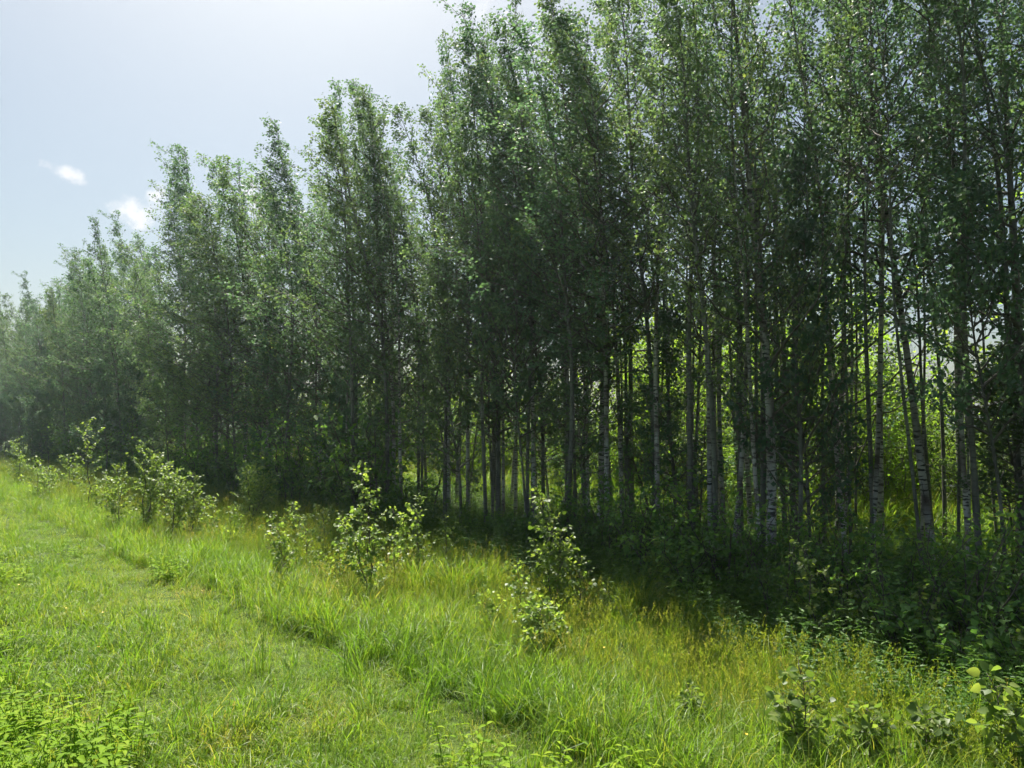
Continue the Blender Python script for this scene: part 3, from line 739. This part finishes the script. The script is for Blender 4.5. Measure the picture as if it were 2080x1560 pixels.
for i in range(5): source('verge_tuft', i, grass_tuft(300 + i, 26, 0.12, 0.40, 0.0075, 0.14, 0.4, 1.7, heads=(1 if i == 4 else 0)))
for i in range(5): source('tall_tuft', i, grass_tuft(320 + i, 32, 0.30, 0.68, 0.0070, 0.11, 0.25, 1.25))
for i in range(5): source('dry_tuft', i, grass_tuft(340 + i, 22, 0.25, 0.52, 0.0042, 0.12, 0.2, 1.2, heads=4))
def herb(seed, stems, hmin, hmax, spread, leaf, ratio, pairs, mat=None):
    rng = np.random.default_rng(seed); g = Geo()
    for i in range(stems):
        az = rng.random() * 6.283; o = spread * math.sqrt(rng.random()); h = rng.uniform(hmin, hmax); ln2 = rng.uniform(0.05, 0.35) * h; a2 = rng.random() * 6.283
        q = np.linspace(0, 1, 5); pts = np.stack([math.cos(az) * o + np.cos(a2) * ln2 * q ** 2, math.sin(az) * o + np.sin(a2) * ln2 * q ** 2, h * q - 0.02], -1)
        tube(g, pts, np.linspace(0.0035, 0.0015, 5), 4, 0.3)
        for j in range(pairs):
            u = 0.15 + 0.85 * (j + 0.5) / pairs; k = min(3, int(u * 4)); f = u * 4 - k; p0 = pts[k] * (1 - f) + pts[k + 1] * f
            for s_ in (0, 1):
                la = j * 1.571 + s_ * 3.1416 + rng.normal(0, 0.25) + az
                L = leaf * (1.1 - 0.55 * u) * rng.uniform(0.8, 1.2)
                D = np.array([[math.cos(la), math.sin(la), 0.35 - 0.2 * (1 - u)]])
                leaves(g, rng, p0[None], D, L, L * ratio, 0.12, 0.35, 'round', np.array([[0, 0, 1.0]]) + rng.normal(0, 0.2, (1, 3)))
    return g.mesh('herb', mat or M_HERB)
for i in range(5): source('leafy_weed', i, herb(360 + i, 6 + i, 0.10, 0.30 + 0.05 * i, 0.17, 0.10, 0.24 + 0.03 * i, 5, M_WEED))
for i in range(5): source('nettle', i, herb(380 + i, 7, 0.45, 0.95, 0.20, 0.11, 0.42, 7))

def gn_instances(name, coll, x, y, rot, scl, idx, tint, label, cat):
    n = len(x)
    z = zg(x, y)
    me = bpy.data.meshes.new(name); me.vertices.add(n); me.vertices.foreach_set('co', np.stack([x, y, z], 1).astype(np.float32).ravel())
    for nm, ty, arr in (('rot', 'FLOAT_VECTOR', rot), ('scl', 'FLOAT', scl), ('idx', 'INT', idx), ('tint', 'FLOAT', tint)):
        at = me.attributes.new(nm, ty, 'POINT')
        at.data.foreach_set('vector' if ty == 'FLOAT_VECTOR' else 'value', np.ascontiguousarray(arr, dtype=np.int32 if ty == 'INT' else np.float32).ravel())
    o = link(name, me); tag(o, label, cat, kind='stuff')
    ng = bpy.data.node_groups.new(name, 'GeometryNodeTree')
    ng.interface.new_socket('Geometry', in_out='INPUT', socket_type='NodeSocketGeometry')
    ng.interface.new_socket('Geometry', in_out='OUTPUT', socket_type='NodeSocketGeometry')
    N, L = ng.nodes, ng.links
    gi, go = N.new('NodeGroupInput'), N.new('NodeGroupOutput')
    ip = N.new('GeometryNodeInstanceOnPoints'); ci = N.new('GeometryNodeCollectionInfo')
    ci.inputs['Collection'].default_value = SRC[coll]; ci.inputs['Separate Children'].default_value = True; ci.inputs['Reset Children'].default_value = True
    def na(nm, ty):
        a = N.new('GeometryNodeInputNamedAttribute'); a.data_type = ty; a.inputs['Name'].default_value = nm; return a.outputs['Attribute']
    L.new(gi.outputs[0], ip.inputs['Points']); L.new(ci.outputs[0], ip.inputs['Instance']); ip.inputs['Pick Instance'].default_value = True
    L.new(na('idx', 'INT'), ip.inputs['Instance Index']); L.new(na('rot', 'FLOAT_VECTOR'), ip.inputs['Rotation']); L.new(na('scl', 'FLOAT'), ip.inputs['Scale'])
    L.new(ip.outputs[0], go.inputs[0])
    md = o.modifiers.new('tufts', 'NODES'); md.node_group = ng
    return o

RG = np.random.default_rng(99)
def vnoise(x, y, f, seed=0):
    r = np.random.default_rng(seed); v = 0
    for _ in range(6):
        a = r.random() * 6.28; ff = f * r.uniform(0.6, 1.7); v = v + np.sin((x * math.cos(a) + y * math.sin(a)) * ff + r.random() * 6.28)
    return v / 3.5                                   # about -1..1
def polar(dmax, r0, r1, fall, half=52, rnear=5.0):
    edges = np.geomspace(r0, r1, 40); xs, ys = [], []
    for a, b in zip(edges[:-1], edges[1:]):
        rm = (a + b) / 2; den = dmax * min(1.0, (rnear / rm) ** fall)
        n = RG.poisson(den * math.radians(2 * half) / 2 * (b * b - a * a))
        r = np.sqrt(RG.uniform(a * a, b * b, n)); th = RG.uniform(-math.radians(half), math.radians(half), n)
        xs.append(r * np.sin(th)); ys.append(r * np.cos(th))
    return np.concatenate(xs), np.concatenate(ys)
def tilt(n, k=0.12):
    return np.stack([RG.normal(0, k, n), RG.normal(0, k, n), RG.uniform(0, 6.283, n)], 1)
def dryspots(x, y):
    v = np.zeros_like(x)
    for px, py, r in [(672, 1480, 0.30), (640, 1450, 0.2), (428, 1312, 0.28), (95, 1480, 0.32), (30, 1460, 0.25), (480, 1520, 0.2), (1000, 1500, 0.2), (390, 1210, 0.35)]:
        cx, cy = ground_hit(px, py); v = np.maximum(v, np.exp(-((x - cx) ** 2 + (y - cy) ** 2) / r ** 2))
    return v
# mown verge
x, y = polar(150, 3.2, 110, 1.15); s, t = xy2st(x, y); e = t + 0.16 * vnoise(x, y, 1.3, 1)
kp = (e < 4.3) & (t > -8); x, y = x[kp], y[kp]; r = np.hypot(x, y); n = len(x)
weedzone = smooth(2.3, 1.5, t[kp] + 0.5 * vnoise(x, y, 1.1, 5)) if False else (1 - smooth(1.2, 2.3, t[kp] + 0.45 * vnoise(x, y, 1.2, 5)))
keep2 = RG.random(n) > 0.2 * weedzone; x, y = x[keep2], y[keep2]; r = np.hypot(x, y); n = len(x)
ti = 0.46 + 0.06 * vnoise(x, y, 0.9, 2) + 0.07 * vnoise(x, y, 3.1, 3) + RG.normal(0, 0.06, n) + 0.2 * dryspots(x, y)
gn_instances('verge_grass', 'verge_tuft', x, y, tilt(n, 0.2), RG.uniform(0.46, 0.9, n) * (1 + 0.008 * r) * (1 + 0.25 * vnoise(x, y, 2.2, 4)) * (1 - 0.34 * smooth(2.6, 3.4, xy2st(x, y)[1])), RG.integers(0, 5, n), ti,
             'short pale green grass of the mown verge in the left foreground', 'grass')
# tall lush strip
x, y = polar(95, 4.0, 110, 1.15); s, t = xy2st(x, y); e = t + 0.16 * vnoise(x, y, 1.3, 1)
g2 = e - (tedge(s) - 6.6)
strip = 1 - smooth(5.4, 6.1, e)
dens = smooth(4.15, 4.35, e) * (0.3 + 0.7 * strip) * (1 - smooth(7.6, 8.6, g2)) + 0.03 * (e < 4.1)
kp = RG.random(len(x)) < dens; x, y, e, strip = x[kp], y[kp], e[kp], strip[kp]; r = np.hypot(x, y); n = len(x)
ti = 0.44 + 0.12 * vnoise(x, y, 1.0, 7) + RG.normal(0, 0.07, n) - 0.12 * smooth(6.5, 7.5, e)
gn_instances('tall_grass', 'tall_tuft', x, y, tilt(n), RG.uniform(0.6, 1.1, n) * (0.55 + 0.45 * strip), RG.integers(0, 5, n), ti,
             'tall lush green grass in a strip along the mown verge', 'grass')
# yellowing fine grass with seed heads
x, y = polar(100, 4.0, 100, 1.15); s, t = xy2st(x, y); e = t + 0.16 * vnoise(x, y, 1.3, 1)
g2 = e - (tedge(s) - 6.6)
dens = smooth(5.2, 5.9, e) * (1 - smooth(6.6, 7.3, g2)); kp = RG.random(len(x)) < dens * 0.95; x, y = x[kp], y[kp]; r = np.hypot(x, y); n = len(x)
ti = 0.50 + 0.12 * vnoise(x, y, 1.0, 9) + RG.normal(0, 0.07, n)
gn_instances('seeding_grass', 'dry_tuft', x, y, tilt(n), RG.uniform(0.55, 1.05, n), RG.integers(0, 5, n), ti,
             'yellowing fine grass with seed heads along the shade edge', 'grass')
# bright weeds bottom left and sprinkled through the verge
x, y = polar(42, 3.0, 60, 1.1); s, t = xy2st(x, y)
wz = (1 - smooth(1.4, 2.3, t + 0.45 * vnoise(x, y, 1.2, 5))) * smooth(-0.45, 0.35, vnoise(x, y, 2.6, 11)) + 0.16 * smooth(0.35, 0.8, vnoise(x, y, 1.6, 12)) * (t < 6.5)
kp = (RG.random(len(x)) < wz) & (t > -6); x, y = x[kp], y[kp]; n = len(x); r = np.hypot(x, y)
gn_instances('weed_patch', 'leafy_weed', x, y, tilt(n), RG.uniform(0.55, 1.4, n) * (1 + 0.006 * r), RG.integers(0, 5, n), 0.6 + 0.2 * vnoise(x, y, 2, 13) + RG.normal(0, 0.07, n),
             'bright green broad-leaved weeds spreading through the bottom left corner', 'weeds')
# nettles and herbs in the shade
x, y = polar(15, 5.0, 75, 0.9, rnear=9); s, t = xy2st(x, y); e = t + 0.4 * vnoise(x, y, 1.1, 15)
g2 = e - (tedge(s) - 6.6)
dens = smooth(6.4, 7.2, g2) * (1 - 0.6 * smooth(11.5, 13, e)) * (t < 18); kp = RG.random(len(x)) < dens; x, y, e = x[kp], y[kp], e[kp]; n = len(x)
gn_instances('shade_herbs', 'nettle', x, y, tilt(n), RG.uniform(0.55, 1.05, n) * (0.75 + 0.25 * smooth(7, 9, e)), RG.integers(0, 5, n), 0.42 + 0.16 * vnoise(x, y, 1.2, 17) + RG.normal(0, 0.1, n),
             'dark leafy herbs filling the shaded ground before and under the trees', 'herbs')
# thin grass on the shaded floor
x, y = polar(30, 5.0, 60, 1.0, rnear=8); s, t = xy2st(x, y); kp = (t - (tedge(s) - 6.6) > 6.3) & (t < 17.5) & (RG.random(len(x)) < 0.7); x, y = x[kp], y[kp]; n = len(x)
gn_instances('shade_grass', 'tall_tuft', x, y, tilt(n, 0.2), RG.uniform(0.5, 1.0, n), RG.integers(0, 5, n), 0.42 + 0.12 * vnoise(x, y, 1.1, 21) + RG.normal(0, 0.07, n),
             'thin dark grass on the shaded ground between herbs and trunks', 'grass')
# meadow beyond the belt
x, y = polar(14, 17, 110, 0.9, rnear=18); s, t = xy2st(x, y); kp = t > 17.2; x, y = x[kp], y[kp]; n = len(x)
gn_instances('clearing_grass', 'tall_tuft', x, y, tilt(n), RG.uniform(1.2, 2.2, n), RG.integers(0, 5, n), 0.52 + 0.1 * vnoise(x, y, 0.6, 19) + RG.normal(0, 0.07, n),
             'sunlit grass of the clearing seen between the trunks', 'grass')

# tussocks and flowers
M_TUSS = leaf_mat('tussock_blades', [(0.0, (0.06, 0.13, 0.016)), (0.5, (0.13, 0.22, 0.026)), (1.0, (0.24, 0.28, 0.045))], trans=0.5, rough=0.45, spec=0.28)
for i, (px, py, h, lab) in enumerate([(850, 1200, 0.75, 'dark green grass tussock at the foot of the wide-branched sapling'), (925, 1208, 0.8, 'bright arching grass tussock in front of the dark shrubs'), (985, 1195, 0.7, 'upright grass tussock right of the bright arching one'),
        (455, 1120, 0.75, 'broad-bladed grass tussock below the left sapling clump'), (640, 1280, 0.55, 'dark grass tussock on the edge of the mown verge'), (1285, 1262, 0.8, 'seedy grass tussock at the shade edge, right of the tiny pale sapling')]):
    x, y = ground_hit(px, py); rng = np.random.default_rng(500 + i); g_ = Geo(); n = 260
    rr = 0.26 * np.sqrt(rng.random(n)); th = rng.random(n) * 6.283
    blades(g_, rng, np.stack([rr * np.cos(th), rr * np.sin(th), np.full(n, -0.02)], 1), h * rng.uniform(0.5, 1.1, n), 0.009 * rng.uniform(0.7, 1.3, n), th + rng.normal(0, 0.6, n), rng.uniform(0.2, 1.3, n), rng.random(n))
    o = link('grass_tussock', g_.mesh('grass_tussock', M_TUSS)); o.location = (x, y, float(zg(x, y))); tag(o, lab, 'tussock', 'grass tussocks')
M_PETAL = bpy.data.materials.new('yellow_petals'); nd, ln = nodes_of(M_PETAL)
fo = nd.new('ShaderNodeOutputMaterial'); fp = nd.new('ShaderNodeBsdfPrincipled'); fn = nd.new('ShaderNodeTexNoise'); fn.inputs['Scale'].default_value = 60
fr = ramp(nd, [(0.3, (0.75, 0.46, 0.02)), (0.7, (0.85, 0.62, 0.05))]); ln.new(fn.outputs['Fac'], fr.inputs['Fac']); ln.new(fr.outputs['Color'], fp.inputs['Base Color']); ln.new(fp.outputs[0], fo.inputs['Surface'])
rng = np.random.default_rng(77); fs, fh = Geo(), Geo()
tube(fs, [(0, 0, -0.02), (0.01, 0.01, 0.2), (0.03, 0, 0.42)], [0.002, 0.0016, 0.0012], 4)
ang = np.arange(7) * 0.8976
leaves(fh, rng, np.tile([0.03, 0, 0.42], (7, 1)), np.stack([np.cos(ang), np.sin(ang), np.full(7, 0.35)], 1), 0.022, 0.014, N=np.tile([0, 0, 1.0], (7, 1)))
sm_, hm_ = fs.mesh('stem', M_TUSS), fh.mesh('petals', M_PETAL)
for px, py in [(130, 1258), (208, 1278), (172, 1360), (40, 1205), (415, 1215), (1180, 1350), (1228, 1352), (735, 1175), (1505, 1540), (1225, 1430)]:
    x, y = ground_hit(px, py + 30); root = bpy.data.objects.new('yellow_flower', None); COL.objects.link(root)
    root.location = (x, y, float(zg(x, y))); root.rotation_euler = (rnd.gauss(0, 0.1), rnd.gauss(0, 0.1), rnd.uniform(0, 6.28)); sc = rnd.uniform(0.65, 0.9); root.scale = (sc, sc, sc)
    link('stem', sm_, root); link('petals', hm_, root); tag(root, 'tiny yellow flower dotted in the sunlit grass', 'flower', 'yellow flowers in the grass')

# ------------------------------------------------------------------ air
hz = bpy.data.materials.new('haze_air'); nd, ln = nodes_of(hz)
ho = nd.new('ShaderNodeOutputMaterial'); pv = nd.new('ShaderNodeVolumePrincipled')
pv.inputs['Color'].default_value = (0.74, 0.87, 1.0, 1); pv.inputs['Density'].default_value = 0.0006; pv.inputs['Anisotropy'].default_value = 0.5
ln.new(pv.outputs[0], ho.inputs['Volume'])
b = 640.0; z0, z1 = -2.0, 17.5
Vb = [(-b, -b, z0), (b, -b, z0), (b, b, z0), (-b, b, z0), (-b, -b, z1), (b, -b, z1), (b, b, z1), (-b, b, z1)]
Fb = [(0, 3, 2, 1), (4, 5, 6, 7), (0, 1, 5, 4), (1, 2, 6, 5), (2, 3, 7, 6), (3, 0, 4, 7)]
ha = link('haze', make_mesh('haze', np.array(Vb, float), np.array(Fb), hz)); tag(ha, 'thin pale summer haze filling the air around the belt', 'haze', kind='stuff')
# ------------------------------------------------------------------ labels by place between landmarks
ORD = ['first', 'second', 'third', 'fourth', 'fifth', 'sixth', 'seventh', 'eighth', 'ninth', 'tenth', 'eleventh', 'twelfth', 'thirteenth', 'fourteenth', 'fifteenth', 'sixteenth', 'seventeenth', 'eighteenth', 'nineteenth', 'twentieth']
WHERE = [(0, 60, 'at the left edge'), (60, 110, 'left of the tall thin sapling'), (110, 190, 'behind the tall thin sapling'), (190, 290, 'behind the left bushy clump'), (290, 380, 'between bushy clump and white trunks'), (380, 530, 'behind the row of white trunks'), (530, 755, 'between white trunks and tallest sapling'), (755, 1015, 'between tallest sapling and pale clump'),
         (1015, 1210, 'between pale clump and middle birches'), (1210, 1550, 'between middle birches and twin birch'), (1550, 1790, 'between twin birch and pale straight birch'), (1790, 1890, 'between pale straight and leaning birch'), (1890, 2080, 'right of the leaning birch')]
NOUN = {'trees inside the belt': None, 'front row trees of the belt': 'leafy front-row tree', 'young trees of the belt': 'young leafy tree', 
        'shrubs along the foot of the belt': 'dark shrub at the belt foot', 'distant trees of the belt': 'distant belt tree', 'bushes among the trunks': 'low bush among the trunks', 'bushes in the clearing beyond the belt': 'sunlit bush beyond the belt', 'shrubs behind the belt': 'small sunlit shrub behind the belt', 'yellow flowers in the grass': 'tiny yellow flower'}
for grp, noun in NOUN.items():
    byplace = {}
    for o in [o for o in COL.objects if o.parent is None and o.get('group') == grp]:
        px, _ = project(o.location.x, o.location.y, 1.0)
        nn = noun or ('pale inner trunk' if o.name.startswith('birch') else 'dark inner trunk')
        w = next((w for a, b_, w in WHERE if a <= px < b_), None)
        if w is None or o.location.y < 1: o['label'] = nn + (' just outside the right edge' if px > 1000 else ' just outside the left edge'); continue
        byplace.setdefault((nn, w), []).append((px, o))
    for (nn, w), li in byplace.items():
        li.sort(key=lambda q: q[0])
        for i, (_, o) in enumerate(li):
            o['label'] = nn + ' ' + w if len(li) == 1 else ('%s, %s from left %s' % (nn, ORD[i], w) if i < len(ORD) else '%s, near the right end %s' % (nn, w))
print('TREES', len(TREES), 'leaves', [v['nl'] for v in EDGE + INNER])
